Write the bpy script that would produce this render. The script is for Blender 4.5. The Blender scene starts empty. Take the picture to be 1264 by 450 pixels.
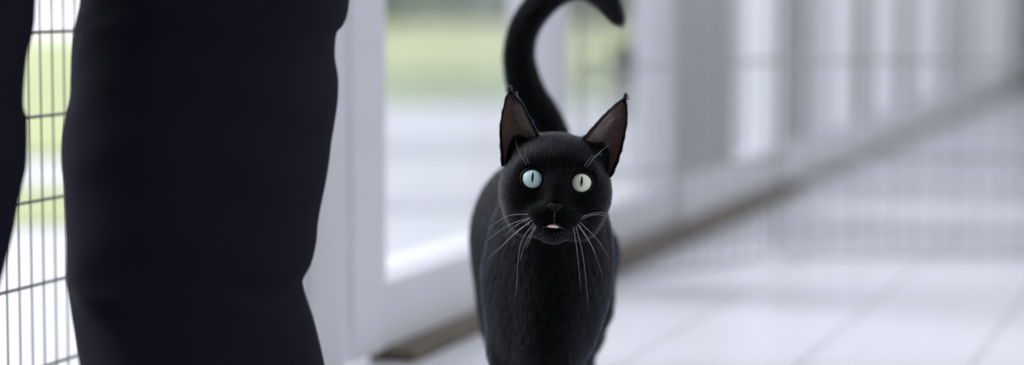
import bpy, bmesh, math, random
import numpy as np
from mathutils import Vector, Matrix

random.seed(7)
rng = np.random.default_rng(7)
R = math.radians
scene = bpy.context.scene
COL = scene.collection

# ------------------------------------------------------------------ camera
FPX = 2984.0                      # focal length in pixels of the 1264 frame
CAM_H = 0.48
PITCH = math.atan(245.0 / FPX)
cam_data = bpy.data.cameras.new('camera')
cam = bpy.data.objects.new('camera', cam_data)
COL.objects.link(cam)
cam.location = (0, 0, CAM_H)
cam.rotation_euler = (math.pi / 2 - PITCH, 0, 0)
cam_data.sensor_width = 36.0
cam_data.lens = FPX * 36.0 / 1264.0
cam_data.clip_start = 0.05
cam_data.clip_end = 400
cam_data.dof.use_dof = True
cam_data.dof.focus_distance = 2.225
cam_data.dof.aperture_fstop = 2.1
scene.camera = cam

# ------------------------------------------------------------------ light
world = bpy.data.worlds.new('overcast_sky')
scene.world = world
world.use_nodes = True
wn = world.node_tree
bg = wn.nodes['Background']
tc = wn.nodes.new('ShaderNodeTexCoord')
sep = wn.nodes.new('ShaderNodeSeparateXYZ')
ramp = wn.nodes.new('ShaderNodeValToRGB')
wn.links.new(tc.outputs['Generated'], sep.inputs[0])
wn.links.new(sep.outputs['Z'], ramp.inputs[0])
ramp.color_ramp.elements[0].position = 0.0
ramp.color_ramp.elements[0].color = (0.82, 0.83, 0.88, 1)
ramp.color_ramp.elements[1].position = 0.6
ramp.color_ramp.elements[1].color = (0.86, 0.90, 1.0, 1)
wn.links.new(ramp.outputs[0], bg.inputs['Color'])
bg.inputs['Strength'].default_value = 1.10

sun_data = bpy.data.lights.new('hazy_sun', 'SUN')
sun_data.energy = 3.5
sun_data.angle = R(35)
sun_data.color = (0.97, 0.98, 1.0)
sun = bpy.data.objects.new('hazy_sun', sun_data)
COL.objects.link(sun)
sun.rotation_euler = Vector((0.86, -0.22, -0.52)).to_track_quat('-Z', 'Y').to_euler()

vs = scene.view_settings
vs.view_transform = 'Standard'
vs.look = 'None'
vs.exposure = 0.14
vs.gamma = 1.0
vs.use_curve_mapping = False

# ------------------------------------------------------------------ pixel / wall helpers
cp, sp = math.cos(PITCH), math.sin(PITCH)

def W(px, py, Y):
    """world point seen at photo pixel (px, py) at distance Y along the ground"""
    a = (px - 632.0) / FPX
    b = (225.0 - py) / FPX
    dy = cp + b * sp
    dz = -sp + b * cp
    t = Y / dy
    return Vector((a * t, Y, CAM_H + dz * t))

def floor_pt(px, py):
    b = (225.0 - py) / FPX
    dz = -sp + b * cp
    t = -CAM_H / dz
    return W(px, py, t * (cp + b * sp))

WA = floor_pt(480, 443)
WB = floor_pt(1250, 113)
WD = (WB - WA); WD.z = 0; WLEN = WD.length; WD.normalize()
WN = Vector((WD.y, -WD.x, 0))          # towards the room
WANG = math.atan2(WD.y, WD.x)

def wp(s, n, z):
    p = WA + WD * s + WN * n
    return Vector((p.x, p.y, z))

def s_of(px, n=0.0):
    t = (px - 632.0) / FPX / cp
    ax, ay = WA.x + n * WN.x, WA.y + n * WN.y
    return (t * ay - ax) / (WD.x - t * WD.y)

# ------------------------------------------------------------------ materials
def mat(name, color, rough=0.5, noise=0.0, nscale=20.0, bump=0.0, bscale=80.0, spec=0.5, sheen=0.0, metallic=0.0, coat=0.0):
    m = bpy.data.materials.new(name)
    m.use_nodes = True
    nt = m.node_tree
    b = nt.nodes['Principled BSDF']
    b.inputs['Roughness'].default_value = rough
    b.inputs['Metallic'].default_value = metallic
    b.inputs['Specular IOR Level'].default_value = spec
    b.inputs['Sheen Weight'].default_value = sheen
    b.inputs['Coat Weight'].default_value = coat
    b.inputs['Base Color'].default_value = (*color, 1)
    co = nt.nodes.new('ShaderNodeTexCoord')
    if noise:
        n = nt.nodes.new('ShaderNodeTexNoise')
        n.inputs['Scale'].default_value = nscale
        n.inputs['Detail'].default_value = 5
        nt.links.new(co.outputs['Object'], n.inputs['Vector'])
        r = nt.nodes.new('ShaderNodeValToRGB')
        r.color_ramp.elements[0].position = 0.3
        r.color_ramp.elements[1].position = 0.7
        r.color_ramp.elements[0].color = (*[max(0, c * (1 - noise)) for c in color], 1)
        r.color_ramp.elements[1].color = (*[min(1, c * (1 + noise)) for c in color], 1)
        nt.links.new(n.outputs['Fac'], r.inputs[0])
        nt.links.new(r.outputs[0], b.inputs['Base Color'])
    if bump:
        n2 = nt.nodes.new('ShaderNodeTexNoise')
        n2.inputs['Scale'].default_value = bscale
        n2.inputs['Detail'].default_value = 4
        nt.links.new(co.outputs['Object'], n2.inputs['Vector'])
        bp = nt.nodes.new('ShaderNodeBump')
        bp.inputs['Strength'].default_value = bump
        bp.inputs['Distance'].default_value = 0.01
        nt.links.new(n2.outputs['Fac'], bp.inputs['Height'])
        nt.links.new(bp.outputs[0], b.inputs['Normal'])
    return m

M = {}
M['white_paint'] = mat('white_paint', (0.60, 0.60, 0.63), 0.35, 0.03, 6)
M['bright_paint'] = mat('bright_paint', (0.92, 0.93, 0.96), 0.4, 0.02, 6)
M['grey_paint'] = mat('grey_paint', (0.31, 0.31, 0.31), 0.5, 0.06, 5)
M['shade_wall_paint'] = mat('shade_wall_paint', (0.62, 0.62, 0.64), 0.8, 0.1, 3)
M['sill'] = mat('sill', (0.94, 0.94, 0.95), 0.4, 0.02, 9)
M['brown_track'] = mat('brown_track', (0.085, 0.064, 0.040), 0.6, 0.35, 14)
M['grey_track'] = mat('grey_track', (0.24, 0.23, 0.215), 0.6, 0.25, 10)
M['wire'] = mat('wire', (0.36, 0.36, 0.36), 0.4, 0.1, 40, metallic=0.5)
M['dark_wire'] = mat('dark_wire', (0.22, 0.22, 0.19), 0.35, 0.2, 40, metallic=0.5)
M['trouser'] = mat('trouser', (0.0115, 0.0118, 0.0195), 0.85, 0.12, 5, bump=0.25, bscale=500, spec=0.05)
M['thread'] = mat('thread', (0.02, 0.02, 0.03), 0.7, 0.1, 60)
M['shoe'] = mat('shoe', (0.02, 0.02, 0.022), 0.5, 0.15, 30)
M['sole'] = mat('sole', (0.12, 0.12, 0.12), 0.8, 0.1, 30)
M['patio'] = mat('patio', (0.64, 0.64, 0.67), 0.6, 0.04, 1.4)
M['path'] = mat('path', (0.82, 0.82, 0.86), 0.6, 0.04, 1.0)
M['lawn'] = mat('lawn', (0.54, 0.57, 0.33), 0.9, 0.12, 1.2)  # far lawn strip, its sunlit tone put into the colour
M['step_shade'] = mat('step_shade', (0.53, 0.53, 0.57), 0.6, 0.05, 1.5)  # greyer strips: shadows of the patio steps put into the colour
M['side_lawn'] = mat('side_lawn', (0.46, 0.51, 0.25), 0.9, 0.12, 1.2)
M['shaded_lawn'] = mat('shaded_lawn', (0.38, 0.45, 0.28), 0.9, 0.2, 1.6)  # near lawn strip, its shade put into a greener colour
M['hedge'] = mat('hedge', (0.36, 0.42, 0.38), 0.9, 0.3, 2.5)
M['leaf'] = mat('leaf', (0.06, 0.11, 0.05), 0.6, 0.3, 25)
M['pot'] = mat('pot', (0.45, 0.45, 0.44), 0.7, 0.1, 12)
M['soil'] = mat('soil', (0.05, 0.04, 0.03), 0.9, 0.3, 40)
M['end_wall'] = mat('end_wall', (0.20, 0.21, 0.17), 0.8, 0.1, 3)
M['skin_fur'] = mat('skin_fur', (0.002, 0.002, 0.0023), 0.8, 0.2, 90, spec=0.05)
M['ear_skin'] = mat('ear_skin', (0.085, 0.045, 0.032), 0.6, 0.35, 60, bump=0.2, bscale=200)
M['eyelid'] = mat('eyelid', (0.004, 0.004, 0.004), 0.6, 0.1, 90, spec=0.15)
M['nose'] = mat('nose', (0.005, 0.005, 0.0055), 0.4, 0.2, 200, spec=0.12, bump=0.35, bscale=900)
M['tongue'] = mat('tongue', (0.88, 0.66, 0.65), 0.35, 0.08, 150, bump=0.2, bscale=600)
M['lip'] = mat('lip', (0.008, 0.008, 0.008), 0.4, 0.1, 90)
M['pupil'] = mat('pupil', (0.004, 0.005, 0.006), 0.08, 0.05, 90, coat=1.0)
M['whisker'] = mat('whisker', (0.75, 0.76, 0.80), 0.35, 0.02, 90)

def iris_mat(name, inner, mid, rim):
    m = bpy.data.materials.new(name); m.use_nodes = True
    nt = m.node_tree; b = nt.nodes['Principled BSDF']
    co = nt.nodes.new('ShaderNodeTexCoord')
    sx = nt.nodes.new('ShaderNodeSeparateXYZ'); nt.links.new(co.outputs['Object'], sx.inputs[0])
    cx = nt.nodes.new('ShaderNodeCombineXYZ')
    nt.links.new(sx.outputs['X'], cx.inputs['X']); nt.links.new(sx.outputs['Z'], cx.inputs['Y'])
    ln = nt.nodes.new('ShaderNodeVectorMath'); ln.operation = 'LENGTH'
    nt.links.new(cx.outputs[0], ln.inputs[0])
    ns = nt.nodes.new('ShaderNodeTexNoise'); ns.inputs['Scale'].default_value = 900
    nt.links.new(co.outputs['Object'], ns.inputs['Vector'])
    ad = nt.nodes.new('ShaderNodeMath'); ad.operation = 'MULTIPLY_ADD'
    ad.inputs[1].default_value = 0.0016
    nt.links.new(ns.outputs['Fac'], ad.inputs[0]); nt.links.new(ln.outputs['Value'], ad.inputs[2])
    mr = nt.nodes.new('ShaderNodeMapRange')
    mr.inputs['From Max'].default_value = 0.0118
    nt.links.new(ad.outputs[0], mr.inputs['Value'])
    r = nt.nodes.new('ShaderNodeValToRGB')
    r.color_ramp.elements[0].position = 0.05; r.color_ramp.elements[0].color = (*inner, 1)
    r.color_ramp.elements[1].position = 0.95; r.color_ramp.elements[1].color = (*rim, 1)
    e = r.color_ramp.elements.new(0.6); e.color = (*mid, 1)
    nt.links.new(mr.outputs[0], r.inputs[0]); nt.links.new(r.outputs[0], b.inputs['Base Color'])
    b.inputs['Roughness'].default_value = 0.35
    b.inputs['Coat Weight'].default_value = 1.0
    b.inputs['Coat Roughness'].default_value = 0.03
    return m
M['iris_blue'] = iris_mat('iris_blue', (0.58, 0.86, 0.86), (0.72, 0.97, 0.97), (0.42, 0.62, 0.64))
M['iris_green'] = iris_mat('iris_green', (0.68, 0.78, 0.52), (0.84, 0.92, 0.68), (0.46, 0.54, 0.40))

def glass_mat():
    m = bpy.data.materials.new('window_glass'); m.use_nodes = True
    nt = m.node_tree; nt.nodes.clear()
    out = nt.nodes.new('ShaderNodeOutputMaterial'); mix = nt.nodes.new('ShaderNodeMixShader')
    tr = nt.nodes.new('ShaderNodeBsdfTransparent'); gl = nt.nodes.new('ShaderNodeBsdfGlossy')
    fr = nt.nodes.new('ShaderNodeFresnel')
    ge = nt.nodes.new('ShaderNodeNewGeometry'); ior = nt.nodes.new('ShaderNodeMapRange')   # same reflectance on both faces of the pane
    ior.inputs['To Min'].default_value = 1.40; ior.inputs['To Max'].default_value = 1 / 1.40
    nt.links.new(ge.outputs['Backfacing'], ior.inputs['Value']); nt.links.new(ior.outputs[0], fr.inputs['IOR'])
    gl.inputs['Roughness'].default_value = 0.02
    tr.inputs['Color'].default_value = (0.95, 0.96, 0.97, 1)
    nt.links.new(fr.outputs[0], mix.inputs[0]); nt.links.new(tr.outputs[0], mix.inputs[1])
    nt.links.new(gl.outputs[0], mix.inputs[2]); nt.links.new(mix.outputs[0], out.inputs[0])
    return m
M['glass'] = glass_mat()

def floor_mat():
    m = bpy.data.materials.new('pale_floor_tiles'); m.use_nodes = True
    nt = m.node_tree; b = nt.nodes['Principled BSDF']
    co = nt.nodes.new('ShaderNodeTexCoord')
    mp = nt.nodes.new('ShaderNodeMapping')
    mp.inputs['Location'].default_value = (0.0, TILE_OFF, 0)
    nt.links.new(co.outputs['Object'], mp.inputs['Vector'])
    br = nt.nodes.new('ShaderNodeTexBrick')
    br.inputs['Scale'].default_value = 1.0
    br.inputs['Brick Width'].default_value = 1.30
    br.inputs['Row Height'].default_value = TILE
    br.inputs['Mortar Size'].default_value = 0.0038
    br.inputs['Mortar Smooth'].default_value = 0.25
    br.inputs['Color1'].default_value = (0.625, 0.625, 0.66, 1)
    br.inputs['Color2'].default_value = (0.65, 0.65, 0.685, 1)
    br.inputs['Mortar'].default_value = (0.42, 0.42, 0.45, 1)
    nt.links.new(mp.outputs[0], br.inputs['Vector'])
    nt.links.new(br.outputs['Color'], b.inputs['Base Color'])
    n = nt.nodes.new('ShaderNodeTexNoise'); n.inputs['Scale'].default_value = 3
    nt.links.new(co.outputs['Object'], n.inputs['Vector'])
    mr = nt.nodes.new('ShaderNodeMapRange')
    mr.inputs['To Min'].default_value = 0.22; mr.inputs['To Max'].default_value = 0.36
    nt.links.new(n.outputs['Fac'], mr.inputs['Value']); nt.links.new(mr.outputs[0], b.inputs['Roughness'])
    b.inputs['Specular IOR Level'].default_value = 0.5
    return m

# ------------------------------------------------------------------ object helpers
def tag(o, label=None, cat=None, group=None, kind=None):
    if label: o['label'] = label
    if cat: o['category'] = cat
    if group: o['group'] = group
    if kind: o['kind'] = kind
    return o

def empty(name, loc=(0, 0, 0), rz=0.0):
    o = bpy.data.objects.new(name, None)
    COL.objects.link(o); o.location = loc; o.rotation_euler = (0, 0, rz)
    o.empty_display_size = 0.05
    return o

def link(name, me, m=None, parent=None, smooth=True):
    o = bpy.data.objects.new(name, me)
    COL.objects.link(o)
    for mm in (m if isinstance(m, (list, tuple)) else [m]):
        if mm is not None: me.materials.append(mm)
    if smooth:
        me.polygons.foreach_set('use_smooth', [True] * len(me.polygons))
    if parent is not None:
        o.parent = parent
        bpy.context.view_layer.update()
        o.matrix_parent_inverse = parent.matrix_world.inverted()
    return o

def obj(name, bm, m=None, parent=None, smooth=False, bevel=0.0):
    bmesh.ops.recalc_face_normals(bm, faces=bm.faces)
    me = bpy.data.meshes.new(name); bm.to_mesh(me); bm.free()
    o = link(name, me, m, parent, smooth)
    if bevel:
        md = o.modifiers.new('bevel', 'BEVEL'); md.width = bevel; md.segments = 2; md.limit_method = 'ANGLE'
    return o

def hexa(bm, c8):
    v = [bm.verts.new(c) for c in c8]
    for f in ((0, 1, 2, 3), (7, 6, 5, 4), (0, 4, 5, 1), (1, 5, 6, 2), (2, 6, 7, 3), (3, 7, 4, 0)):
        bm.faces.new([v[i] for i in f])

def wall_box(bm, s0, s1, n0, n1, z0, z1):
    hexa(bm, [wp(s0, n0, z0), wp(s1, n0, z0), wp(s1, n1, z0), wp(s0, n1, z0),
              wp(s0, n0, z1), wp(s1, n0, z1), wp(s1, n1, z1), wp(s0, n1, z1)])

def tube(bm, pts, rad, n=8, caps=True):
    pts = [Vector(p) for p in pts]
    rad = rad if isinstance(rad, (list, tuple)) else [rad] * len(pts)
    rings = []
    ref = None
    for i, p in enumerate(pts):
        a = pts[max(i - 1, 0)]; b = pts[min(i + 1, len(pts) - 1)]
        t = (b - a).normalized()
        if ref is None:
            ref = t.orthogonal().normalized()
        ref = (ref - t * ref.dot(t)).normalized()
        w = t.cross(ref)
        rings.append([bm.verts.new(p + (ref * math.cos(2 * math.pi * k / n) + w * math.sin(2 * math.pi * k / n)) * rad[i]) for k in range(n)])
    for r0, r1 in zip(rings, rings[1:]):
        for k in range(n):
            bm.faces.new((r0[k], r0[(k + 1) % n], r1[(k + 1) % n], r1[k]))
    if caps:
        bm.faces.new(rings[0][::-1]); bm.faces.new(rings[-1])

def spline(pts, n):
    """Catmull-Rom through rows of numbers"""
    P = np.array(pts, float)
    P = np.vstack([2 * P[0] - P[1], P, 2 * P[-1] - P[-2]])
    out = []
    m = len(P) - 3
    for i in range(n):
        u = i / (n - 1) * m
        k = min(int(u), m - 1); t = u - k
        a, b, c, d = P[k:k + 4]
        out.append(0.5 * (2 * b + (c - a) * t + (2 * a - 5 * b + 4 * c - d) * t * t + (3 * b - a - 3 * c + d) * t ** 3))
    return np.array(out)

# ================================================================== STRUCTURE
TILE = 0.212
# joint passing through floor point seen at (983,450): distance from wall line
_j = floor_pt(983, 450)
_d = (_j - WA).dot(WN)
TILE_OFF = (_d % TILE)
M['floor'] = floor_mat()

def flat_poly(name, pts, z0, z1, m, origin=None, rz=0.0, kind='structure'):
    o_ = Vector(origin) if origin is not None else Vector((0, 0, 0))
    rot = Matrix.Rotation(-rz, 3, 'Z')
    bm = bmesh.new()
    top = [bm.verts.new(rot @ (Vector((p[0], p[1], z1)) - o_)) for p in pts]
    bot = [bm.verts.new(rot @ (Vector((p[0], p[1], z0)) - o_)) for p in pts]
    bm.faces.new(top); bm.faces.new(bot[::-1])
    k = len(pts)
    for i in range(k):
        bm.faces.new((top[i], bot[i], bot[(i + 1) % k], top[(i + 1) % k]))
    o = obj(name, bm, m)
    o.location = o_; o.rotation_euler = (0, 0, rz)
    tag(o, kind=kind)
    return o

S0 = -6.2
S1 = WLEN + 0.9
fl = [wp(S0, -0.03, 0), wp(S0, 5.5, 0), wp(S1, 5.5, 0), wp(S1, -0.03, 0)]
flat_poly('floor', fl, -0.06, 0.0, M['floor'], origin=(WA.x, WA.y, 0), rz=WANG)

# door wall along the left: jamb post, two glazed leaves, then boarded wall
def wall_piece(name, s0, s1, n0, n1, z0, z1, m, bevel=0.004, parent=None):
    bm = bmesh.new(); wall_box(bm, s0, s1, n0, n1, z0, z1)
    o = obj(name, bm, m, parent, bevel=bevel)
    if parent is None: tag(o, kind='structure')
    return o

TOP = 2.12
wall_piece('trim_1', s_of(366), s_of(428, 0.015), -0.09, 0.015, 0.0, TOP, M['white_paint'], 0.008)

def door(name, stile_l, glass_px, stile_r, n=0.0):
    s0, s1 = s_of(stile_l, n), s_of(stile_r, n)
    g0, g1 = s_of(glass_px[0], n), s_of(glass_px[1], n - 0.045)
    root = empty(name, wp((s0 + s1) / 2, n - 0.02, 0))
    tag(root, kind='structure')
    wall_piece('stile', s0, g0, n - 0.045, n, 0.012, TOP - 0.05, M['white_paint'], 0.005, root)
    wall_piece('stile', g1, s1, n - 0.045, n, 0.012, TOP - 0.05, M['white_paint'], 0.005, root)
    wall_piece('bottom_rail', g0, g1, n - 0.043, n - 0.001, 0.012, 0.100, M['white_paint'], 0.004, root)
    wall_piece('top_rail', g0, g1, n - 0.043, n - 0.001, TOP - 0.15, TOP - 0.05, M['white_paint'], 0.004, root)
    wall_piece('glass', g0 - 0.004, g1 + 0.004, n - 0.026, n - 0.020, 0.098, TOP - 0.146, M['glass'], 0, root)
    # sloping outer sill that catches the daylight
    bm = bmesh.new()
    hexa(bm, [wp(g0 - .01, -0.115, 0.06), wp(g1 + .01, -0.115, 0.06), wp(g1 + .01, n - 0.044, 0.06), wp(g0 - .01, n - 0.044, 0.06),
              wp(g0 - .01, -0.115, 0.094), wp(g1 + .01, -0.115, 0.094), wp(g1 + .01, n - 0.044, 0.102), wp(g0 - .01, n - 0.044, 0.102)])
    obj('sill', bm, M['sill'], root, bevel=0.003)
    return root

door('door_1', 435, (478, 629), 660)
door('door_2', 662, (702, 781), 833)
wall_piece('trim_2', s_of(366), WLEN + .2, -0.10, 0.01, TOP - 0.048, TOP + 0.12, M['white_paint'], 0.006)   # head beam

# boarded stretch further along: grey wall, white upright boards, one narrow pane
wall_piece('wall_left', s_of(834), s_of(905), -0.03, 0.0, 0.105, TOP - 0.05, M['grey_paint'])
d3 = empty('window_1', wp(s_of(912), -0.03, 0.1)); tag(d3, kind='structure')
wall_piece('glass', s_of(905), s_of(921, -0.03), -0.028, -0.022, 0.105, TOP - 0.05, M['glass'], 0, d3)
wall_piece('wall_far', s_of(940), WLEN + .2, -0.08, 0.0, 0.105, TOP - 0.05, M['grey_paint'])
k = 3
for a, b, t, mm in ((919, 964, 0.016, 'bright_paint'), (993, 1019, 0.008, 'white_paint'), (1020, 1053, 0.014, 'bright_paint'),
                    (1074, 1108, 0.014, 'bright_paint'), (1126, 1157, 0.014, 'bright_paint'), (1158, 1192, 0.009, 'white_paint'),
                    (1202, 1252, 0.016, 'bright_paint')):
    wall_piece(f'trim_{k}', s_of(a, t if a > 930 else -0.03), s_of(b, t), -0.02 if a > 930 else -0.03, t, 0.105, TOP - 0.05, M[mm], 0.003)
    k += 1
wall_piece(f'trim_{k}', s_of(834), WLEN + .2, -0.05, 0.012, 0.012, 0.108, M['white_paint'], 0.004); k += 1
# dark threshold track at the foot of the wall
wall_piece('baseboard_left', s_of(472), s_of(700), -0.02, 0.042, 0.0, 0.017, M['brown_track'], 0.003)
wall_piece('baseboard_right', s_of(700), s_of(962), -0.02, 0.052, 0.0, 0.027, M['brown_track'], 0.003)
wall_piece('baseboard_far', s_of(962), WLEN + .2, -0.02, 0.035, 0.0, 0.022, M['grey_track'], 0.003)
# end wall across the far end of the room
bm = bmesh.new()
wall_box(bm, WLEN + 0.02, WLEN + 0.25, -0.1, 5.5, 0.0, TOP)
tag(obj('wall_back', bm, M['end_wall']), kind='structure')

# unseen walls and part roof, added around the camera to shade the cat's front
bm = bmesh.new()
wall_box(bm, -6.2, -6.0, -0.1, 5.5, 0.0, 2.5)
tag(obj('shade_wall_front', bm, M['shade_wall_paint']), kind='structure')
bm = bmesh.new()
wall_box(bm, -6.2, -2.4, -0.1, 5.5, 2.5, 2.6)
tag(obj('shade_roof', bm, M['shade_wall_paint']), kind='structure')
bm = bmesh.new()
wall_box(bm, -6.0, -1.6, 1.8, 1.9, 0.0, 2.5)
tag(obj('shade_wall_right', bm, M['shade_wall_paint']), kind='structure')
bm = bmesh.new()
wall_box(bm, -6.0, -1.55, -0.1, -0.02, 0.0, 2.5)
tag(obj('shade_wall_near', bm, M['shade_wall_paint']), kind='structure')

# outside: patio, path, lawn strips, hedge
def strip(name, pts, z, m):
    return flat_poly(name, pts, z - 0.05, z, m)
patio = [wp(S0 - 6, -0.03, 0), wp(45, -0.03, 0), wp(45, -60, 0), wp(S0 - 6, -60, 0)]
strip('patio', patio, -0.022, M['patio'])
def gy(py):     # ground distance at image row
    return floor_pt(632, py).y
def band(name, px0, px1, py_near, py_far, z, m, skew=0.0):
    p = [floor_pt(px0, py_near), floor_pt(px1, py_near - skew), floor_pt(px1, py_far), floor_pt(px0, py_far)]
    return strip(name, p, z, m)
band('lawn_near', -350, 1150, 126, 89, -0.012, M['shaded_lawn'], 6)
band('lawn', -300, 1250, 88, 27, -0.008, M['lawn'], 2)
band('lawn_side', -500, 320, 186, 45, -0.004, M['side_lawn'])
band('step_shade', 330, 1150, 186, 166, -0.018, M['step_shade'], 8)
band('step_shade_near', 330, 1000, 252, 232, -0.018, M['step_shade'], 12)
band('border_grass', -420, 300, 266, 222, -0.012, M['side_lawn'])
band('driveway', -700, 330, 44, 10, 0.0, M['path'])

def noise_blob(bm, c, r, sq=(1, 1, 1), amp=0.18, sub=3, seed=0):
    rr = random.Random(seed)
    ph = [(Vector((rr.uniform(-1, 1), rr.uniform(-1, 1), rr.uniform(-1, 1))).normalized() * rr.uniform(3, 9), rr.uniform(0, 6.28)) for _ in range(14)]
    g = bmesh.ops.create_icosphere(bm, subdivisions=sub, radius=1.0)
    for v in g['verts']:
        d = v.co.normalized()
        k = 1 + amp * sum(math.sin(d.dot(f) + p) for f, p in ph) / 4
        v.co = Vector(c) + Vector((d.x * r * sq[0] * k, d.y * r * sq[1] * k, d.z * r * sq[2] * k))

bm = bmesh.new()
hy = gy(27)
for i in range(23):
    x = -2.6 + i * 0.72
    noise_blob(bm, (x, hy + 1.0 + 0.3 * math.sin(i * 2.1), 0.75 + 0.12 * math.sin(i * 1.7)), 0.85, (0.8, 0.8, 1.1), 0.2, 3, i)
tag(obj('hedge', bm, M['hedge'], smooth=True), 'long grey-green hedge beyond the pale lawn, seen through the glass doors', 'hedge')

# potted shrub outside door two
sh = W(775, 100, 9.0)
pr = empty('potted_shrub', (sh.x, sh.y, -0.022))
tag(pr, 'small dark green shrub in a pale pot outside the second glass door', 'plant')
bm = bmesh.new()
prof = [(0.0, 0.0), (0.055, 0.0), (0.072, 0.11), (0.08, 0.112), (0.08, 0.13), (0.066, 0.13), (0.064, 0.115), (0.0, 0.115)]
vv = [[bm.verts.new((r_ * math.cos(2 * math.pi * j / 24) + sh.x, r_ * math.sin(2 * math.pi * j / 24) + sh.y, z_ - 0.022)) for j in range(24)] for r_, z_ in prof[1:-1]]
for q in range(len(vv) - 1):
    for j in range(24):
        bm.faces.new((vv[q][j], vv[q][(j + 1) % 24], vv[q + 1][(j + 1) % 24], vv[q + 1][j]))
bm.faces.new(vv[0][::-1]); bm.faces.new(vv[-1])
obj('pot', bm, M['pot'], pr, smooth=True)
bm = bmesh.new()
lr = random.Random(3)
for i in range(700):
    d = Vector((lr.gauss(0, 1), lr.gauss(0, 1), lr.gauss(0, 1))).normalized() * (lr.random() ** 0.4)
    c = Vector((sh.x + d.x * 0.045, sh.y + d.y * 0.045, 0.190 + d.z * 0.06))
    t = (d + Vector((lr.uniform(-.6, .6), lr.uniform(-.6, .6), lr.uniform(-.2, .8)))).normalized()
    w_ = t.orthogonal().normalized() * 0.009
    L = t * 0.026
    a, b, c2, d2 = [bm.verts.new(q) for q in (c, c + L * .5 + w_, c + L, c + L * .5 - w_)]
    bm.faces.new((a, b, c2, d2))
tube(bm, [(sh.x, sh.y, 0.08), (sh.x + .004, sh.y, 0.14), (sh.x, sh.y, 0.2)], 0.006, 8)
obj('foliage', bm, M['leaf'], pr)

# ================================================================== WIRE PENS
def pen_panel(parent, P0, P1, spacing, rails, wire_r, rail_r, z_top, phase=0.0, m='wire', frame_r=None):
    """one panel between two floor points; outline frame + grid as its sub-part"""
    P0 = Vector((P0.x, P0.y, 0)); P1 = Vector((P1.x, P1.y, 0))
    d = (P1 - P0); L = d.length; d.normalize()
    fr = frame_r or rail_r
    bm = bmesh.new()
    c = 0.02
    loop = [(0, rails[0] + c), (0, z_top - c), (c * .3, z_top - c * .3), (c, z_top), (L - c, z_top), (L - c * .3, z_top - c * .3), (L, z_top - c),
            (L, rails[0] + c), (L - c * .3, rails[0] + c * .3), (L - c, rails[0]), (c, rails[0]), (c * .3, rails[0] + c * .3), (0, rails[0] + c)]
    tube(bm, [P0 + d * u + Vector((0, 0, z)) for u, z in loop], fr, 8, False)
    pan = obj('panel', bm, M[m], parent, smooth=True)
    bm = bmesh.new()
    off = Vector((d.y, -d.x, 0)) * (wire_r + rail_r) * 0.9
    for z in rails[1:]:
        if z < z_top - 0.01:
            tube(bm, [P0 + Vector((0, 0, z)), P1 + Vector((0, 0, z))], rail_r, 8)
    u = phase
    while u < L:
        if u > 0.004:
            p = P0 + d * u + off
            tube(bm, [p + Vector((0, 0, rails[0])), p + Vector((0, 0, z_top))], wire_r, 8)
        u += spacing
    obj('wire_grid', bm, M[m], pan, smooth=True)
    return pan

A0 = floor_pt(957, 319); A1 = floor_pt(1500, 315)
pen = empty('wire_pen', (A0.x, A0.y, 0))
tag(pen, 'wide-meshed wire pen standing across the tiled floor behind the cat, meeting the boarded wall', 'pet pen')
zr = [0.005] + [0.005 + 0.1705 * i for i in range(1, 5)]
pen_panel(pen, A0, A1, 0.0375, zr, 0.0014, 0.0032, 0.688, 0.02, 'wire', 0.0026)
B1 = floor_pt(716, 353)
pen_panel(pen, A0, B1, 0.0375, zr, 0.0014, 0.0032, 0.688, 0.02, 'wire', 0.0026)

# fine pen in the open doorway at the left
pl = []
Yb = 2.425
Q0 = W(50, 358, Yb)          # a point on the rail at row 352
ux = Vector((WD.x, WD.y, 0)).normalized()
pen2 = empty('wire_pen', (Q0.x, Q0.y, 0))
tag(pen2, 'fine-meshed wire pen panel in the open doorway between the dark trouser legs', 'pet pen')
rz_ = 0.0845
z_ref = W(50, 350, Yb).z
r0 = z_ref % rz_ - 0.022
base_n = [z_ref + rz_ * i for i in range(-8, 9)]
zs = [z for z in base_n if z > -0.018]
P0 = Q0 - ux * 0.56; P1 = Q0 + ux * 0.33
pen_panel(pen2, P0, P1, 0.0250, zs, 0.00105, 0.0019, zs[0] + rz_ * 8, 0.012, 'dark_wire', 0.0024)

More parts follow.
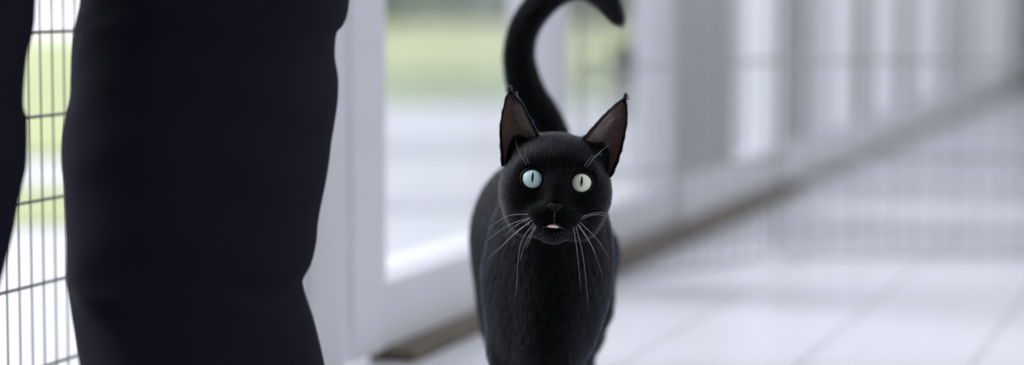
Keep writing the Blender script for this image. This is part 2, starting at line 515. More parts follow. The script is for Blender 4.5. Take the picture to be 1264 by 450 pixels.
# ================================================================== PERSON (dark trousers)
def leg_loft(bm, rows, Yfun, depth_ratio, seed, nseg=96, nrow=150):
    """rows: (py, left px, right px) from high to low"""
    S = spline(rows, nrow)
    rr = random.Random(seed)
    folds = []
    for i in range(26):
        folds.append((rr.uniform(0, 6.28), rr.uniform(0, nrow), rr.uniform(-0.020, 0.020), rr.uniform(0.12, 0.35), rr.uniform(7, 20), rr.uniform(-0.012, 0.014)))
    kern = np.ones(45) / 45
    hwd = np.array([(W(r, py, Yfun(py)) - W(l, py, Yfun(py))).length / 2 for py, l, r in S])
    hwd = np.convolve(np.pad(hwd, 22, mode='edge'), kern, 'valid')
    rings = []
    for i, (py, l, r) in enumerate(S):
        Y = Yfun(py)
        a = W(l, py, Y); b = W(r, py, Y)
        c = (a + b) / 2; hw = (b - a).length / 2
        ring = []
        for j in range(nseg):
            th = 2 * math.pi * j / nseg
            e = 0.92
            cx = math.copysign(abs(math.cos(th)) ** e, math.cos(th)); sx = math.copysign(abs(math.sin(th)) ** e, math.sin(th))
            disp = 0.0
            for th0, i0, sl, wd, ln, amp in folds:
                dth = (th - th0 - sl * (i - i0) * 1.6 + math.pi) % (2 * math.pi) - math.pi
                disp += amp * math.exp(-(dth / wd) ** 2 - ((i - i0) / ln) ** 2)
            side = abs(math.cos(th))
            disp *= (1 - side ** 4)
            disp += 0.0010 * math.sin(i * 0.33 + 2.2 * math.sin(th * 2 + seed)) * (1 - side ** 6)
            ring.append(bm.verts.new(c + Vector((cx * (hw + disp), sx * (hwd[i] * depth_ratio + disp), 0))))
        rings.append(ring)
    for r0_, r1_ in zip(rings, rings[1:]):
        for j in range(nseg):
            bm.faces.new((r0_[j], r0_[(j + 1) % nseg], r1_[(j + 1) % nseg], r1_[j]))
    bm.faces.new(rings[0]); bm.faces.new(rings[-1][::-1])

per = empty('person', tuple(W(240, 660, 2.08).xy) + (0.0,))
tag(per, 'person in loose dark navy trousers standing in the doorway beside the cat', 'person')
bm = bmesh.new()
rows1 = [(-560, 20, 400), (-420, 30, 420), (-260, 60, 440), (-120, 92, 440), (-40, 101, 436), (0, 101, 431), (20, 97, 428), (33, 94, 422), (42, 93, 415), (70, 90, 413), (95, 89, 417), (120, 88, 417),
         (145, 82, 414), (175, 78, 409), (200, 78, 406), (225, 81, 402), (270, 83, 393), (300, 84, 390), (325, 84, 384), (345, 84, 374), (358, 86, 375), (375, 89, 380), (400, 93, 388),
         (450, 101, 400), (500, 106, 408), (560, 108, 412), (630, 106, 414)]
leg_loft(bm, rows1, lambda py: 2.08, 0.80, 5)
rows2 = [(-560, -235, 170), (-420, -235, 140), (-260, -225, 90), (-120, -210, 55), (-30, -205, 44), (0, -205, 42), (35, -205, 40), (75, -207, 31), (128, -210, 27), (150, -208, 32), (200, -212, 31), (225, -216, 27),
         (255, -220, 20), (300, -230, 11), (345, -240, 0), (400, -255, -14), (450, -265, -28), (520, -280, -42), (600, -290, -52), (660, -295, -58)]
leg_loft(bm, rows2, lambda py: 1.95 + 0.00005 * (225 - py), 0.80, 9)
trousers = obj('trousers', bm, M['trouser'], per, smooth=True)
# side seam of the nearer leg
bm = bmesh.new()
S = spline(rows1, 90)
seam = [W(r_ - 1.5, py, 2.075) for py, l, r_ in S if 190 < py < 640]
tube(bm, seam, 0.0012, 6)
obj('side_seam', bm, M['thread'], trousers, smooth=True)
def shoe(cx, cy, ang):
    bm = bmesh.new()
    prof = [(-0.075, .030, .070), (-0.06, .036, .078), (-0.01, .040, .085), (0.05, .040, .075), (0.11, .046, .058), (0.16, .047, .046), (0.19, .040, .038), (0.208, .022, .028)]
    rings = []
    for y, hw, h in prof:
        rings.append([bm.verts.new((hw * math.cos(t) * (1.0 if math.sin(t) < 0 else 1.0), y, 0.022 + max(0, math.sin(t)) * (h - 0.022))) for t in [math.pi * j / 12 for j in range(13)]])
    for a, b in zip(rings, rings[1:]):
        for j in range(12):
            bm.faces.new((a[j], a[j + 1], b[j + 1], b[j]))
    bm.faces.new(rings[0]); bm.faces.new(rings[-1][::-1])
    for v in bm.verts:
        v.co = Matrix.Rotation(ang, 3, 'Z') @ v.co + Vector((cx, cy, 0))
    s = obj('shoe', bm, M['shoe'], per, smooth=True)
    bm = bmesh.new()
    top, bot = [], []
    out = [(-hw, y) for y, hw, h in prof] + [(hw, y) for y, hw, h in prof[::-1]]
    for x, y in out:
        p = Matrix.Rotation(ang, 3, 'Z') @ Vector((x * 1.06, y * 1.03, 0))
        top.append(bm.verts.new((p.x + cx, p.y + cy, 0.024))); bot.append(bm.verts.new((p.x + cx, p.y + cy, 0.0)))
    bm.faces.new(top); bm.faces.new(bot[::-1])
    for i in range(len(top)):
        bm.faces.new((top[i], bot[i], bot[(i + 1) % len(top)], top[(i + 1) % len(top)]))
    obj('sole', bm, M['sole'], s)
c1 = W(258, 640, 2.08); shoe(c1.x, c1.y - 0.03, R(12) + math.pi)
c2 = W(-175, 660, 1.93); shoe(c2.x, c2.y - 0.03, R(-14) + math.pi)

# ================================================================== CAT
# ---- signed distance field and surface nets
class Field:
    def __init__(self, lo, hi, h):
        self.lo = np.array(lo); self.h = h
        self.n = np.ceil((np.array(hi) - self.lo) / h).astype(int) + 1
        self.F = np.full(self.n, 0.06, np.float32)
    def win(self, lo, hi):
        a = np.clip(np.floor((np.array(lo) - self.lo) / self.h).astype(int), 0, self.n - 1)
        b = np.clip(np.ceil((np.array(hi) - self.lo) / self.h).astype(int) + 1, 1, self.n)
        sl = tuple(slice(i, j) for i, j in zip(a, b))
        g = [self.lo[i] + self.h * np.arange(a[i], b[i]) for i in range(3)]
        X, Y, Z = np.meshgrid(*g, indexing='ij')
        return sl, X, Y, Z
    def add(self, d, sl, k):
        A = self.F[sl]
        h = np.maximum(k - np.abs(A - d), 0) / k
        self.F[sl] = np.minimum(A, d) - h * h * k * 0.25
    def sub(self, d, sl, k):
        A = self.F[sl]; d = -d
        h = np.maximum(k - np.abs(A - d), 0) / k
        self.F[sl] = np.maximum(A, d) + h * h * k * 0.25
    def ell(self, c, r, k=0.02, rot=None, sub=False):
        c = np.array(c, float); r = np.array(r, float)
        mg = r.max() + k + 0.02
        sl, X, Y, Z = self.win(c - mg, c + mg)
        P = np.stack([X - c[0], Y - c[1], Z - c[2]], -1)
        if rot is not None:
            P = P @ np.array(rot)          # columns are local axes
        k0 = np.linalg.norm(P / r, axis=-1); k1 = np.linalg.norm(P / (r * r), axis=-1)
        d = (k0 * (k0 - 1) / np.maximum(k1, 1e-6)).astype(np.float32)
        (self.sub if sub else self.add)(d, sl, k)
    def cone(self, a, b, ra, rb, k=0.015):
        a = np.array(a, float); b = np.array(b, float)
        mg = max(ra, rb) + k + 0.02
        sl, X, Y, Z = self.win(np.minimum(a, b) - mg, np.maximum(a, b) + mg)
        d = b - a; L2 = d @ d
        t = np.clip(((X - a[0]) * d[0] + (Y - a[1]) * d[1] + (Z - a[2]) * d[2]) / L2, 0, 1)
        dist = np.sqrt((X - a[0] - t * d[0]) ** 2 + (Y - a[1] - t * d[1]) ** 2 + (Z - a[2] - t * d[2]) ** 2)
        self.add((dist - (ra + (rb - ra) * t)).astype(np.float32), sl, k)
    def mesh(self):
        F = self.F; n = self.n
        S = F < 0
        c = [(i, j, k) for i in (0, 1) for j in (0, 1) for k in (0, 1)]
        def cell(A, o): return A[o[0]:n[0] - 1 + o[0], o[1]:n[1] - 1 + o[1], o[2]:n[2] - 1 + o[2]]
        cnt = sum(cell(S, o).astype(np.int8) for o in c)
        act = (cnt > 0) & (cnt < 8)
        idx = np.argwhere(act)
        ids = np.full(act.shape, -1, np.int64); ids[act] = np.arange(len(idx))
        vals = {o: F[idx[:, 0] + o[0], idx[:, 1] + o[1], idx[:, 2] + o[2]] for o in c}
        acc = np.zeros((len(idx), 3)); w = np.zeros(len(idx))
        for o in c:
            for ax in range(3):
                if o[ax] == 0:
                    o2 = list(o); o2[ax] = 1; o2 = tuple(o2)
                    a, b = vals[o], vals[o2]
                    m = (a < 0) != (b < 0)
                    t = np.where(m, a / np.where(m, a - b, 1), 0)
                    p = np.array(o, float)[None].repeat(len(idx), 0); p[:, ax] += t
                    acc[m] += p[m]; w[m] += 1
        V = self.lo + self.h * (idx + acc / w[:, None])
        quads = []
        for ax in range(3):
            sl0 = [slice(None)] * 3; sl1 = [slice(None)] * 3
            sl0[ax] = slice(0, -1); sl1[ax] = slice(1, None)
            A, B = S[tuple(sl0)], S[tuple(sl1)]
            e = np.argwhere(A != B)
            u, v = (ax + 1) % 3, (ax + 2) % 3
            e = e[(e[:, u] > 0) & (e[:, v] > 0) & (e[:, u] < n[u] - 1) & (e[:, v] < n[v] - 1)]
            fl_ = A[e[:, 0], e[:, 1], e[:, 2]]
            du = np.zeros(3, int); du[u] = 1; dv = np.zeros(3, int); dv[v] = 1
            q = np.stack([ids[tuple((e - du - dv).T)], ids[tuple((e - dv).T)], ids[tuple(e.T)], ids[tuple((e - du).T)]], 1)
            q[~fl_] = q[~fl_][:, ::-1]
            quads.append(q)
        return V, np.vstack(quads)

def smooth_verts(V, Q, it, lam=0.5):
    E = np.vstack([Q[:, [0, 1]], Q[:, [1, 2]], Q[:, [2, 3]], Q[:, [3, 0]]])
    for _ in range(it):
        acc = np.zeros_like(V); w = np.zeros(len(V))
        for a, b in ((0, 1), (1, 0)):
            for d in range(3):
                acc[:, d] += np.bincount(E[:, a], V[E[:, b], d], len(V))
            w += np.bincount(E[:, a], minlength=len(V))
        V = V + lam * (acc / w[:, None] - V)
    return V

# ---- head frame: u = image right, v = up, w = towards the camera; millimetres
HEAD_Y = 2.215
HC = W(687.5, 223, HEAD_Y)
ROLL = R(4.6)
# head turned up a little to face the lens
w_ax = Vector((0, -math.cos(R(3)), math.sin(R(3))))
u0 = Vector((1, 0, 0)); v0 = w_ax.cross(u0) * -1
v0 = u0.cross(w_ax) * -1
if v0.z < 0: v0 = -v0
u_ax = u0 * math.cos(ROLL) - v0 * math.sin(ROLL)
v_ax = u0 * math.sin(ROLL) + v0 * math.cos(ROLL)
HM = np.array([list(u_ax), list(v_ax), list(w_ax)]).T      # columns
def H(u, v, w):
    p = HC + (u_ax * u + v_ax * v + w_ax * w) * 0.001
    return p

fld = Field((-0.09, 2.10, -0.01), (0.17, 2.84, 0.56), 0.002)
def hell(u, v, w, ru, rv, rw, k=0.010, sub=False):
    fld.ell(H(u, v, w), (ru * .001, rv * .001, rw * .001), k, HM, sub)

# torso
def we(px, py, Y, rx, ry, rz, k=0.03):
    p = W(px, py, Y); fld.ell(p, (rx, ry, rz), k)
we(674, 385, 2.33, 0.044, 0.070, 0.085, 0.02)      # chest
we(681, 330, 2.32, 0.048, 0.065, 0.070, 0.02)      # fore-chest / throat
we(668, 300, 2.46, 0.050, 0.12, 0.076, 0.02)       # ribcage
we(660, 290, 2.60, 0.068, 0.105, 0.083, 0.03)      # belly and rump
we(634, 352, 2.335, 0.025, 0.045, 0.080, 0.015)    # shoulders
we(716, 345, 2.335, 0.023, 0.045, 0.070, 0.015)
we(618, 345, 2.63, 0.027, 0.070, 0.085, 0.02)      # thighs
we(716, 350, 2.58, 0.027, 0.065, 0.095, 0.015)
fld.cone(W(681, 330, 2.35), H(0, -8, -55), 0.052, 0.046, 0.03)   # neck
# front legs
def chain(pts, k=0.012):
    for (a, ra), (b, rb) in zip(pts, pts[1:]):
        fld.cone(a, b, ra, rb, k)
def fl_leg(px, px_low, Y0, dy):
    xt = W(px, 380, Y0).x; x0 = W(px_low, 450, Y0).x; xb = x0 + (x0 - xt) * 0.25
    chain([((xt, Y0 + .005, 0.20), 0.028), ((x0, Y0 + 0.02, 0.125), 0.0215), ((xb, Y0 + 0.006 + dy, 0.05), 0.0145), ((xb, Y0 + dy, 0.024), 0.0145)])
    fld.ell((xb, Y0 - 0.008 + dy, 0.015), (0.019, 0.026, 0.015), 0.01)
    for t in (-0.012, -0.004, 0.004, 0.012):
        fld.ell((xb + t, Y0 - 0.027 + dy + abs(t) * .4, 0.011), (0.0056, 0.011, 0.0105), 0.004)
fl_leg(634, 633, 2.325, -0.02)
fl_leg(712, 690, 2.335, 0.03)
def hl_leg(px, Y0, dy):
    x0 = W(px, 380, Y0).x
    chain([((x0, Y0, 0.19), 0.040), ((x0, Y0 - 0.06, 0.14), 0.029), ((x0, Y0 + 0.02 + dy, 0.105), 0.021), ((x0, Y0 + 0.055 + dy, 0.085), 0.015), ((x0, Y0 + 0.03 + dy, 0.025), 0.014)], 0.010)
    fld.ell((x0, Y0 + 0.012 + dy, 0.014), (0.018, 0.032, 0.014), 0.01)
    for t in (-0.012, -0.004, 0.004, 0.012):
        fld.ell((x0 + t, Y0 - 0.016 + dy + abs(t) * .4, 0.011), (0.0056, 0.011, 0.010), 0.004)
hl_leg(636, 2.66, 0.04)
hl_leg(718, 2.60, -0.03)
# tail
tail_rows = [(694, 215, 2.69, 23), (684, 180, 2.705, 21.5), (671, 148, 2.70, 20), (650, 112, 2.69, 19.5), (641, 75, 2.68, 17), (644, 45, 2.67, 15.5), (657, 18, 2.66, 15.5), (681, -7, 2.65, 15.5),
             (711, -19, 2.63, 14.5), (738, -9, 2.61, 13), (754, 9, 2.60, 10), (764, 26, 2.59, 5.5)]
TS = spline([(*W(a, b, c), d * 0.89 * 0.001) for a, b, c, d in tail_rows], 44)
for a, b in zip(TS, TS[1:]):
    fld.cone(a[:3], b[:3], max(a[3], .003), max(b[3], .003), 0.006)
# head
hell(0, -2, -38, 46, 41, 42, 0.012)         # skull
hell(0, 16, -26, 31, 22, 32, 0.014)         # forehead
hell(-30, -16, -32, 19, 24, 28, 0.014)      # cheeks
hell(30, -16, -32, 19, 24, 28, 0.014)
hell(0, -12, -2, 10.5, 21, 19, 0.012)       # nose bridge
hell(0, -21, 8, 7.5, 8, 11, 0.008)          # nose end
hell(-10.5, -34, 1, 14.5, 11.5, 14, 0.008)  # whisker pads
hell(10.5, -34, 1, 14.5, 11.5, 14, 0.008)
hell(0, -47, -8, 13.5, 11, 15, 0.010)       # chin
hell(-24, -36, -20, 17, 18, 18, 0.014)
hell(24, -36, -20, 17, 18, 18, 0.014)
hell(-22, 10, -12, 14, 7, 10, 0.010)        # brows
hell(22, 10, -12, 14, 7, 10, 0.010)
for sx in (-1, 1):                           # eye hollows
    hell(sx * 22.6, 0, 3, 10.4, 10.2, 9, 0.006, True)
    hell(sx * 37, 28, -52, 14, 14, 10, 0.018)  # ear roots
hell(0, -40.3, 13, 9, 1.3, 9, 0.003, True)  # mouth line
V, Q = fld.mesh()
V = smooth_verts(V, Q, 4, 0.5)
me = bpy.data.meshes.new('cat')
me.from_pydata(V.tolist(), [], Q.tolist())
me.update()
cat = link('cat', me, M['skin_fur'])
tag(cat, 'black cat with pale eyes and raised curled tail walking on the tiled floor', 'cat')

def part(name, bm, m, parent=cat, smooth=True):
    return obj(name, bm, m, parent, smooth)

# ---- eyes
def eye(u, v, mname, label):
    # eyeball: local y axis points back into the head
    ctr = H(u, v, -10.0)
    me_ = bpy.data.meshes.new('eye')
    b_ = bmesh.new()
    bmesh.ops.create_uvsphere(b_, u_segments=48, v_segments=32, radius=0.0120)
    b_.to_mesh(me_); b_.free()
    o = bpy.data.objects.new('eye', me_); COL.objects.link(o)
    me_.materials.append(M[mname]); me_.polygons.foreach_set('use_smooth', [True] * len(me_.polygons))
    mw = Matrix.Identity(4)
    for r_, ax in enumerate((u_ax, -w_ax, v_ax)):
        for q in range(3): mw[q][r_] = ax[q]
    mw.translation = ctr
    o.parent = cat; o.matrix_parent_inverse = Matrix.Identity(4); o.matrix_basis = mw
    o['label'] = label
    # slit pupil as a thin curved lens on the ball
    b_ = bmesh.new()
    rows = []
    hh, hw_ = 0.0052, 0.00105
    for i in range(17):
        z0_ = -hh + 2 * hh * i / 16
        w_ = hw_ * math.sqrt(max(0.0, 1 - (z0_ / hh) ** 2)) ** 1.1
        z = z0_ + 0.0010
        row = []
        for j in range(5):
            x = w_ * (j / 2 - 1)
            y = math.sqrt(0.01213 ** 2 - x * x - z * z)
            row.append(b_.verts.new((x, -y, z)))
        rows.append(row)
    for a, c_ in zip(rows, rows[1:]):
        for j in range(4):
            b_.faces.new((a[j], a[j + 1], c_[j + 1], c_[j]))
    bmesh.ops.remove_doubles(b_, verts=b_.verts, dist=1e-6)
    me2 = bpy.data.meshes.new('pupil'); b_.to_mesh(me2); b_.free()
    me2.materials.append(M['pupil'])
    pu = bpy.data.objects.new('pupil', me2); COL.objects.link(pu); pu.parent = o
    # lid rim
    b_ = bmesh.new()
    pts = []
    n_ = 40
    for i in range(n_ + 1):
        t = 2 * math.pi * i / n_
        ru_, rv_ = 10.1, 9.6 if math.sin(t) < 0 else 9.0
        du, dv = ru_ * math.cos(t), rv_ * math.sin(t)
        sgn = -1 if u < 0 else 1
        inner = max(0, -math.cos(t) * sgn)
        du += -sgn * 2.2 * inner ** 6; dv += -1.6 * inner ** 6      # inner corner
        dd = math.sqrt(max(0.5, 12.4 ** 2 - min(du * du + dv * dv, 145)))
        pts.append(H(u + du, v + dv, -10.0 + dd - 0.6))
    tube(b_, pts, 0.00165, 8, False)
    part('eyelid', b_, M['eyelid'])
eye(-22.6, 0.3, 'iris_blue', 'pale aqua eye')
eye(22.6, 0.3, 'iris_green', 'pale grey-green eye')

# ---- nose leather
bm = bmesh.new()
g = bmesh.ops.create_uvsphere(bm, u_segments=32, v_segments=20, radius=1.0)
for v in bm.verts:
    x, y, z = v.co
    wid = 7.2 * (1.0 if z > -0.1 else max(0.35, 1 - 0.75 * (-0.1 - z)))
    uu, vv_, ww = x * wid, z * 5.2, -y * 4.6
    for sx in (-1, 1):                      # nostrils
        d2 = ((uu - sx * 4.4) / 1.7) ** 2 + ((vv_ + 1.2) / 1.4) ** 2
        ww -= 2.2 * math.exp(-d2)
    if abs(uu) < 0.8 and vv_ < 0: ww -= 0.5
    v.co = H(uu, vv_ - 23.5, ww + 15.5)
part('nose', bm, M['nose'])
# ---- tongue tip
bm = bmesh.new()
bmesh.ops.create_uvsphere(bm, u_segments=28, v_segments=16, radius=1.0)
for v in bm.verts:
    x, y, z = v.co
    v.co = H(-0.5 + x * 6.0, -41.0 + z * (1.9 if z < 0 else 1.6) - 0.6 * x * x + 0.5 * z * 0, 10.5 - y * 5.2)
part('tongue', bm, M['tongue'])
bm = bmesh.new()
tube(bm, [H(-13, -44.5, 6), H(-9, -42.8, 10), H(-4, -40.6, 13.4), H(0, -38.6, 14.4), H(4, -40.4, 13.4), H(9, -42.8, 10), H(13, -44.5, 6)], [.0004, .0008, .001, .001, .001, .0008, .0004], 8)
tube(bm, [H(0, -28, 16.5), H(0, -33, 15.2), H(0, -38.6, 14.2)], .0007, 6)
part('lip', bm, M['lip'])

# ---- ears: cupped shells between their two edges
def ear(edge_in, edge_out, cup, wb):
    """edges: list of (u,v,w) from base to the shared tip"""
    n, m_ = 26, 18
    A = spline(edge_in, n); B = spline(edge_out, n)
    def grid(off):
        G = np.zeros((n, m_ + 1, 3))
        for i in range(n):
            s = i / (n - 1)
            for j in range(m_ + 1):
                t = -1 + 2 * j / m_
                p = A[i] * (1 - t) / 2 + B[i] * (1 + t) / 2
                dpt = cup * (1 - s) ** 0.7 + 1.5 * (1 - s)
                p = p + np.array([0, 0, -1]) * (dpt * (1 - t * t) + off * (0.25 + 0.75 * (1 - t ** 4)) * (1 - 0.6 * s))
                G[i, j] = p
        return G
    Gf, Gb = grid(0.0), grid(2.6)
    def put(bm, G):
        vs_ = [[bm.verts.new(H(*G[i, j])) for j in range(m_ + 1)] for i in range(n)]
        for i in range(n - 1):
            for j in range(m_):
                bm.faces.new((vs_[i][j], vs_[i][j + 1], vs_[i + 1][j + 1], vs_[i + 1][j]))
        return vs_
    bm = bmesh.new()
    vb = put(bm, Gb); vf = put(bm, Gf)
    for i in range(n - 1):
        for j in (0, m_):
            bm.faces.new((vb[i][j], vb[i + 1][j], vf[i + 1][j], vf[i][j]))
    for j in range(m_):
        bm.faces.new((vb[n - 1][j], vb[n - 1][j + 1], vf[n - 1][j + 1], vf[n - 1][j]))
        bm.faces.new((vb[0][j], vb[0][j + 1], vf[0][j + 1], vf[0][j]))
    eo = part('ear', bm, M['skin_fur'])
    Gi = grid(-0.5)[:, 1:-1]
    bm = bmesh.new()
    vs_ = [[bm.verts.new(H(*Gi[i, j])) for j in range(Gi.shape[1])] for i in range(n - 2)]
    for i in range(n - 3):
        for j in range(Gi.shape[1] - 1):
            bm.faces.new((vs_[i][j], vs_[i][j + 1], vs_[i + 1][j + 1], vs_[i + 1][j]))
    io = part('inner_ear', bm, M['ear_skin'], eo)
    io['label'] = 'brownish bare inner ear'
    return Gf, Gb
ear_data = []
ear_data.append(ear([(-13, 30, -30), (-18.5, 38, -29), (-26, 50, -28), (-36, 66, -29), (-44, 74, -31), (-49.2, 78.5, -33)],
                    [(-52, 8, -36), (-53.5, 22, -35), (-55.5, 36, -34), (-55.5, 52, -33), (-53.5, 68, -32.5), (-49.8, 78.5, -33)], 15, 0))
ear_data.append(ear([(15, 32, -30), (22, 41, -29), (30, 51.5, -28), (40, 64, -29), (50, 74.5, -31), (57.2, 80.5, -33)],
                    [(51, 6, -36), (55.5, 20, -35), (58.5, 34, -34), (60.5, 50, -33), (60.5, 66, -32.5), (57.8, 80.5, -33)], 15, 0))

# ---- fur
me.calc_loop_triangles()
T = np.zeros(len(me.loop_triangles) * 3, np.int64); me.loop_triangles.foreach_get('vertices', T); T = T.reshape(-1, 3)
VN = np.zeros(len(me.vertices) * 3); me.vertices.foreach_get('normal', VN); VN = VN.reshape(-1, 3)
P0_, P1_, P2_ = V[T[:, 0]], V[T[:, 1]], V[T[:, 2]]
area = 0.5 * np.linalg.norm(np.cross(P1_ - P0_, P2_ - P0_), axis=1)
camv = np.array([0, 0, CAM_H])

def make_fur(name, p, nrm, dirv, length, lift, rad, m, parent, npt=5, jit=0.22, label=None, tuft=0.07):
    N = len(p)
    tng = dirv - nrm * np.sum(dirv * nrm, 1, keepdims=True)
    tng /= np.maximum(np.linalg.norm(tng, axis=1, keepdims=True), 1e-6)
    tng = tng + rng.normal(0, jit, (N, 3)); tng -= nrm * np.sum(tng * nrm, 1, keepdims=True)
    tng /= np.maximum(np.linalg.norm(tng, axis=1, keepdims=True), 1e-6)
    # tufts: neighbouring hairs lean together
    for q in range(5):
        f = rng.normal(0, 1, 3); f *= rng.uniform(350, 900) / np.linalg.norm(f)
        tng = tng + tuft * rng.normal(0, 1, 3) * np.sin(p @ f + rng.uniform(0, 6))[:, None]
    tng -= nrm * np.sum(tng * nrm, 1, keepdims=True)
    tng /= np.maximum(np.linalg.norm(tng, axis=1, keepdims=True), 1e-6)
    lift = (lift * rng.uniform(0.6, 1.4, N))[:, None]
    L = (length * rng.uniform(0.65, 1.2, N))[:, None]
    pts = np.zeros((N, npt, 3))
    for i in range(npt):
        t = i / (npt - 1)
        pts[:, i] = p - nrm * 0.0006 + L * (tng * (t * (0.75 + 0.25 * t)) + nrm * lift * (t - 0.45 * t * t))
    hc = bpy.data.hair_curves.new(name)
    hc.add_curves([npt] * N)
    hc.position_data.foreach_set('vector', pts.astype(np.float32).ravel())
    rr = np.tile(rad * np.array([1, 1, 0.9, 0.7, 0.25][:npt]), N).astype(np.float32)
    at = hc.attributes.get('radius') or hc.attributes.new('radius', 'FLOAT', 'POINT')
    at.data.foreach_set('value', rr)
    hc.materials.append(m)
    o = bpy.data.objects.new(name, hc); COL.objects.link(o)
    o.parent = parent
    o['kind'] = 'stuff'
    if label: o['label'] = label
    return o

def hair_mat(name, col, rough, rrough, spec=1.0):
    m = bpy.data.materials.new(name); m.use_nodes = True
    nt = m.node_tree; nt.nodes.clear()
    out = nt.nodes.new('ShaderNodeOutputMaterial')
    h = nt.nodes.new('ShaderNodeBsdfHairPrincipled')
    h.model = 'CHIANG'; h.parametrization = 'COLOR'
    h.inputs['Color'].default_value = (*col, 1)
    h.inputs['Roughness'].default_value = rough
    h.inputs['Radial Roughness'].default_value = rrough
    h.inputs['Random Roughness'].default_value = 0.2
    h.inputs['IOR'].default_value = 1.27
    nt.links.new(h.outputs[0], out.inputs[0])
    return m
M['fur'] = hair_mat('black_fur', (0.0022, 0.0027, 0.0038), 0.25, 0.4)
M['pale_hair'] = hair_mat('pale_hair', (0.62, 0.58, 0.55), 0.4, 0.6)

NH = 230000
ctr = (P0_ + P1_ + P2_) / 3
tn = np.cross(P1_ - P0_, P2_ - P0_); tn /= np.maximum(np.linalg.norm(tn, axis=1, keepdims=True), 1e-12)
vw = camv - ctr; vw /= np.linalg.norm(vw, axis=1, keepdims=True)
facing = np.sum(tn * vw, 1)
hw = np.array(HC)
dh = np.linalg.norm(ctr - hw, axis=1)
wgt = area * np.where(facing > -0.45, 1.0, 0.12) * np.where(dh < 0.09, 2.4, 1.0) * np.where(ctr[:, 2] < 0.09, 0.4, 1.0)
cdf = np.cumsum(wgt); cdf /= cdf[-1]
ti = np.searchsorted(cdf, rng.random(NH))
r1 = np.sqrt(rng.random(NH))[:, None]; r2 = rng.random(NH)[:, None]
hp = P0_[ti] * (1 - r1) + P1_[ti] * (r1 * (1 - r2)) + P2_[ti] * (r1 * r2)
hn = VN[T[ti, 0]] * (1 - r1) + VN[T[ti, 1]] * (r1 * (1 - r2)) + VN[T[ti, 2]] * (r1 * r2)
hn /= np.maximum(np.linalg.norm(hn, axis=1, keepdims=True), 1e-6)
# head-frame coordinates of each root
HL = (hp - hw) @ HM * 1000.0
inhead = (HL[:, 2] > -62) & (HL[:, 1] > -62) & (np.abs(HL[:, 0]) < 62) & (hp[:, 2] > 0.2) & (hp[:, 1] < 2.32)
keep = np.ones(NH, bool)
for sx in (-1, 1):
    keep &= ~((np.hypot(HL[:, 0] - sx * 22.6, HL[:, 1] - 0.3) < 10.4) & (HL[:, 2] > -22) & inhead)
keep &= ~((np.abs(HL[:, 0]) < 8.0) & (np.abs(HL[:, 1] + 23.5) < 5.5) & (HL[:, 2] > 4))
keep &= ~((np.abs(HL[:, 0]) < 9) & (np.abs(HL[:, 1] + 40.5) < 2.2) & (HL[:, 2] > 2))
hp, hn, HL, inhead = hp[keep], hn[keep], HL[keep], inhead[keep]
N = len(hp)
# flow
nose_w = np.array(H(0, -16, 22))
flow_head = hp - nose_w
flow_head = flow_head + np.array(v_ax) * 0.012
body = np.zeros((N, 3)); body[:, 1] = 1.0; body[:, 2] = -0.75
# tail: flow along the tail axis
tp = TS[:, :3]
dtail = np.full(N, 9.0); ktail = np.zeros(N, int)
for i in range(len(tp)):
    d = np.linalg.norm(hp - tp[i], axis=1)
    m_ = d < dtail; dtail[m_] = d[m_]; ktail[m_] = i
tdir = np.gradient(tp, axis=0); tdir /= np.linalg.norm(tdir, axis=1, keepdims=True)
istail = (dtail < 0.03) & (ktail > 4)
flow = np.where(inhead[:, None], flow_head, body)
# chest fur hangs down in front
front = (~inhead) & (hn[:, 1] < -0.3)
flow[front] = np.array([0, 0.15, -1.0])
flow[istail] = tdir[ktail[istail]]
ln = np.where(inhead, 0.0045, 0.0105)
dn = np.linalg.norm(hp - nose_w, axis=1)
ln = np.where(inhead, 0.0026 + np.clip(dn / 0.085, 0, 1) * 0.0062, ln)
ln = np.where(istail, 0.0095, ln)
ln = np.where(hp[:, 2] < 0.06, 0.005, ln)
lf = np.where(inhead, 0.34 + 0.2 * np.clip((dn - 0.05) / 0.03, 0, 1), 0.38)
make_fur('fur', hp, hn, flow, ln, lf, 0.000075, M['fur'], cat)

# sparse pale chin hairs that also paint in the lower muzzle's fur highlight
mz = np.argwhere(inhead & (HL[:, 1] < -40) & (HL[:, 1] > -60) & (HL[:, 2] > -26) & (np.abs(HL[:, 0]) < 34) & (hn[:, 1] < -0.05))[:, 0]
mz = mz[rng.random(len(mz)) < 0.04]
make_fur('muzzle_highlight_hair', hp[mz], hn[mz], flow[mz], np.full(len(mz), 0.005), np.full(len(mz), 0.4), 0.00005, M['pale_hair'], cat, label='sparse pale chin hairs carrying a fur highlight')

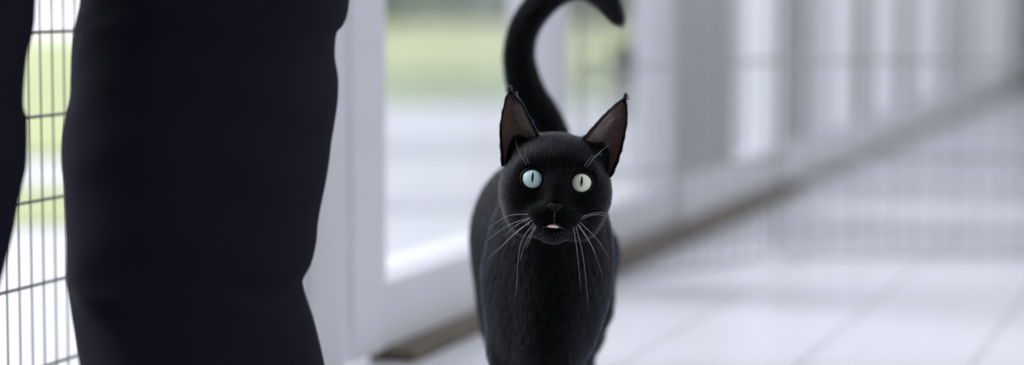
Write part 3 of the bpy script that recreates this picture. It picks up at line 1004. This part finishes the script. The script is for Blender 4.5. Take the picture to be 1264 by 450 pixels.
# ear hair: dark fringe along rims, pale tufts inside
ep, en, ed, el = [], [], [], []
tp_, tn_, td_, tl_ = [], [], [], []
for side, (Gf, Gb) in zip((-1, 1), ear_data):
    n, m1, _ = Gf.shape
    for q in range(5200):            # back and rims
        i = rng.integers(0, n - 1); j = rng.integers(0, m1 - 1); a, b = rng.random(2)
        p = Gb[i, j] * (1 - a) * (1 - b) + Gb[i + 1, j] * a * (1 - b) + Gb[i, j + 1] * (1 - a) * b + Gb[i + 1, j + 1] * a * b
        ep.append(H(*p)); en.append(Vector(w_ax) * -1 + Vector(u_ax) * 0.8 * ((j + b) / (m1 - 1) - .5) * 2 * side); ed.append(H(*Gb[min(i + 2, n - 1), j]) - H(*Gb[max(i - 1, 0), j])); el.append(0.006)
    for q in range(2200):
        i = rng.integers(0, n - 1); a = rng.random(); j = 0 if rng.random() < .5 else m1 - 1
        p = Gf[i, j] * (1 - a) + Gf[i + 1, j] * a
        cen = Gf[i, m1 // 2]
        o_ = Vector(H(*p)) - Vector(H(*cen))
        ep.append(H(*p)); en.append(o_.normalized() * 0.5 + Vector(w_ax) * .8); ed.append(H(*Gf[min(i + 2, n - 1), j]) - H(*Gf[max(i - 1, 0), j])); el.append(0.0055)
    for q in range(900):             # inner dark short hair near the margins
        i = rng.integers(0, n - 1); a = rng.random()
        j = rng.integers(0, 4) if rng.random() < .5 else m1 - 1 - rng.integers(0, 4)
        p = Gf[i, j] * (1 - a) + Gf[i + 1, j] * a
        ep.append(H(*p)); en.append(Vector(w_ax)); ed.append(H(*Gf[min(i + 2, n - 1), j]) - H(*Gf[max(i - 1, 0), j])); el.append(0.005)
    for q in range(520):             # pale tufts springing from the inner edge
        s = rng.random() ** 1.2 * 0.62
        i = int(s * (n - 1)); j = rng.integers(2, 7)
        p = Gf[i, j]
        tp_.append(H(*p) + Vector(w_ax) * 0.001); tn_.append(Vector(w_ax) * 0.9 + Vector(u_ax) * side * 0.4)
        td_.append(Vector(u_ax) * side * (0.5 + rng.random() * .4) + Vector(v_ax) * (0.35 + rng.random() * .9)); tl_.append(0.008 + rng.random() * 0.010)
    for q in range(22):              # tip tuft
        p = Gf[n - 1, 0]
        ep.append(H(*p) + Vector((rng.normal(0, .0008), 0, rng.normal(0, .0012)))); en.append(Vector(w_ax) * .3 + Vector(v_ax)); ed.append(Vector(u_ax) * side * .45 + Vector(v_ax)); el.append(0.0065)
def arr(x): return np.array([list(q) for q in x], float)
def nz(x): return x / np.maximum(np.linalg.norm(x, axis=1, keepdims=True), 1e-9)
make_fur('ear_fur', arr(ep), nz(arr(en)), arr(ed), np.array(el), np.full(len(el), 0.25), 0.00008, M['fur'], cat, jit=0.12, tuft=0.02)
make_fur('ear_tuft', arr(tp_), nz(arr(tn_)), arr(td_), np.array(tl_), np.full(len(tl_), 0.45), 0.00008, M['pale_hair'], cat, jit=0.2, tuft=0.05, label='pale hairs inside the ears')

# ---- whiskers (photo pixel root, bend, tip; depth offset towards the lens in mm)
def whisker(pts, w_root, w_tip, r_=0.00013):
    n = 14
    S = spline([(*q,) for q in pts], n)
    bm = bmesh.new()
    P = []
    for i, (px, py) in enumerate(S):
        t = i / (n - 1)
        P.append(W(px, py, HEAD_Y - 0.001 * (w_root + (w_tip - w_root) * t)))
    tube(bm, P, [r_ * (1 - 0.75 * i / (n - 1)) for i in range(n)], 6)
    part('whisker', bm, M['whisker'])
for pts in ([(657, 271), (630, 293), (600, 321)], [(655, 268), (627, 278), (598, 299)], [(659, 275), (642, 303), (637, 364)], [(654, 274), (636, 287), (612, 312)],
            [(661, 277), (650, 297), (641, 322)], [(652, 264), (628, 266), (603, 281)], [(662, 279), (655, 292), (650, 306)], [(654, 270), (640, 276), (623, 290)]):
    whisker(pts, 13, 8)
for pts in ([(708, 280), (713, 315), (717, 358)], [(711, 279), (720, 318), (726, 374)], [(714, 277), (730, 302), (744, 341)], [(716, 274), (738, 296), (752, 318)],
            [(717, 270), (742, 265), (790, 284)], [(713, 276), (724, 293), (736, 312)], [(718, 267), (740, 262), (762, 268)]):
    whisker(pts, 13, 6)
for pts in ([(650, 203), (640, 186), (636, 172)], [(653, 202), (648, 190), (650, 178)], [(724, 206), (738, 190), (752, 178)], [(721, 205), (730, 194), (744, 190)]):
    whisker(pts, 0, 10, 0.00009)
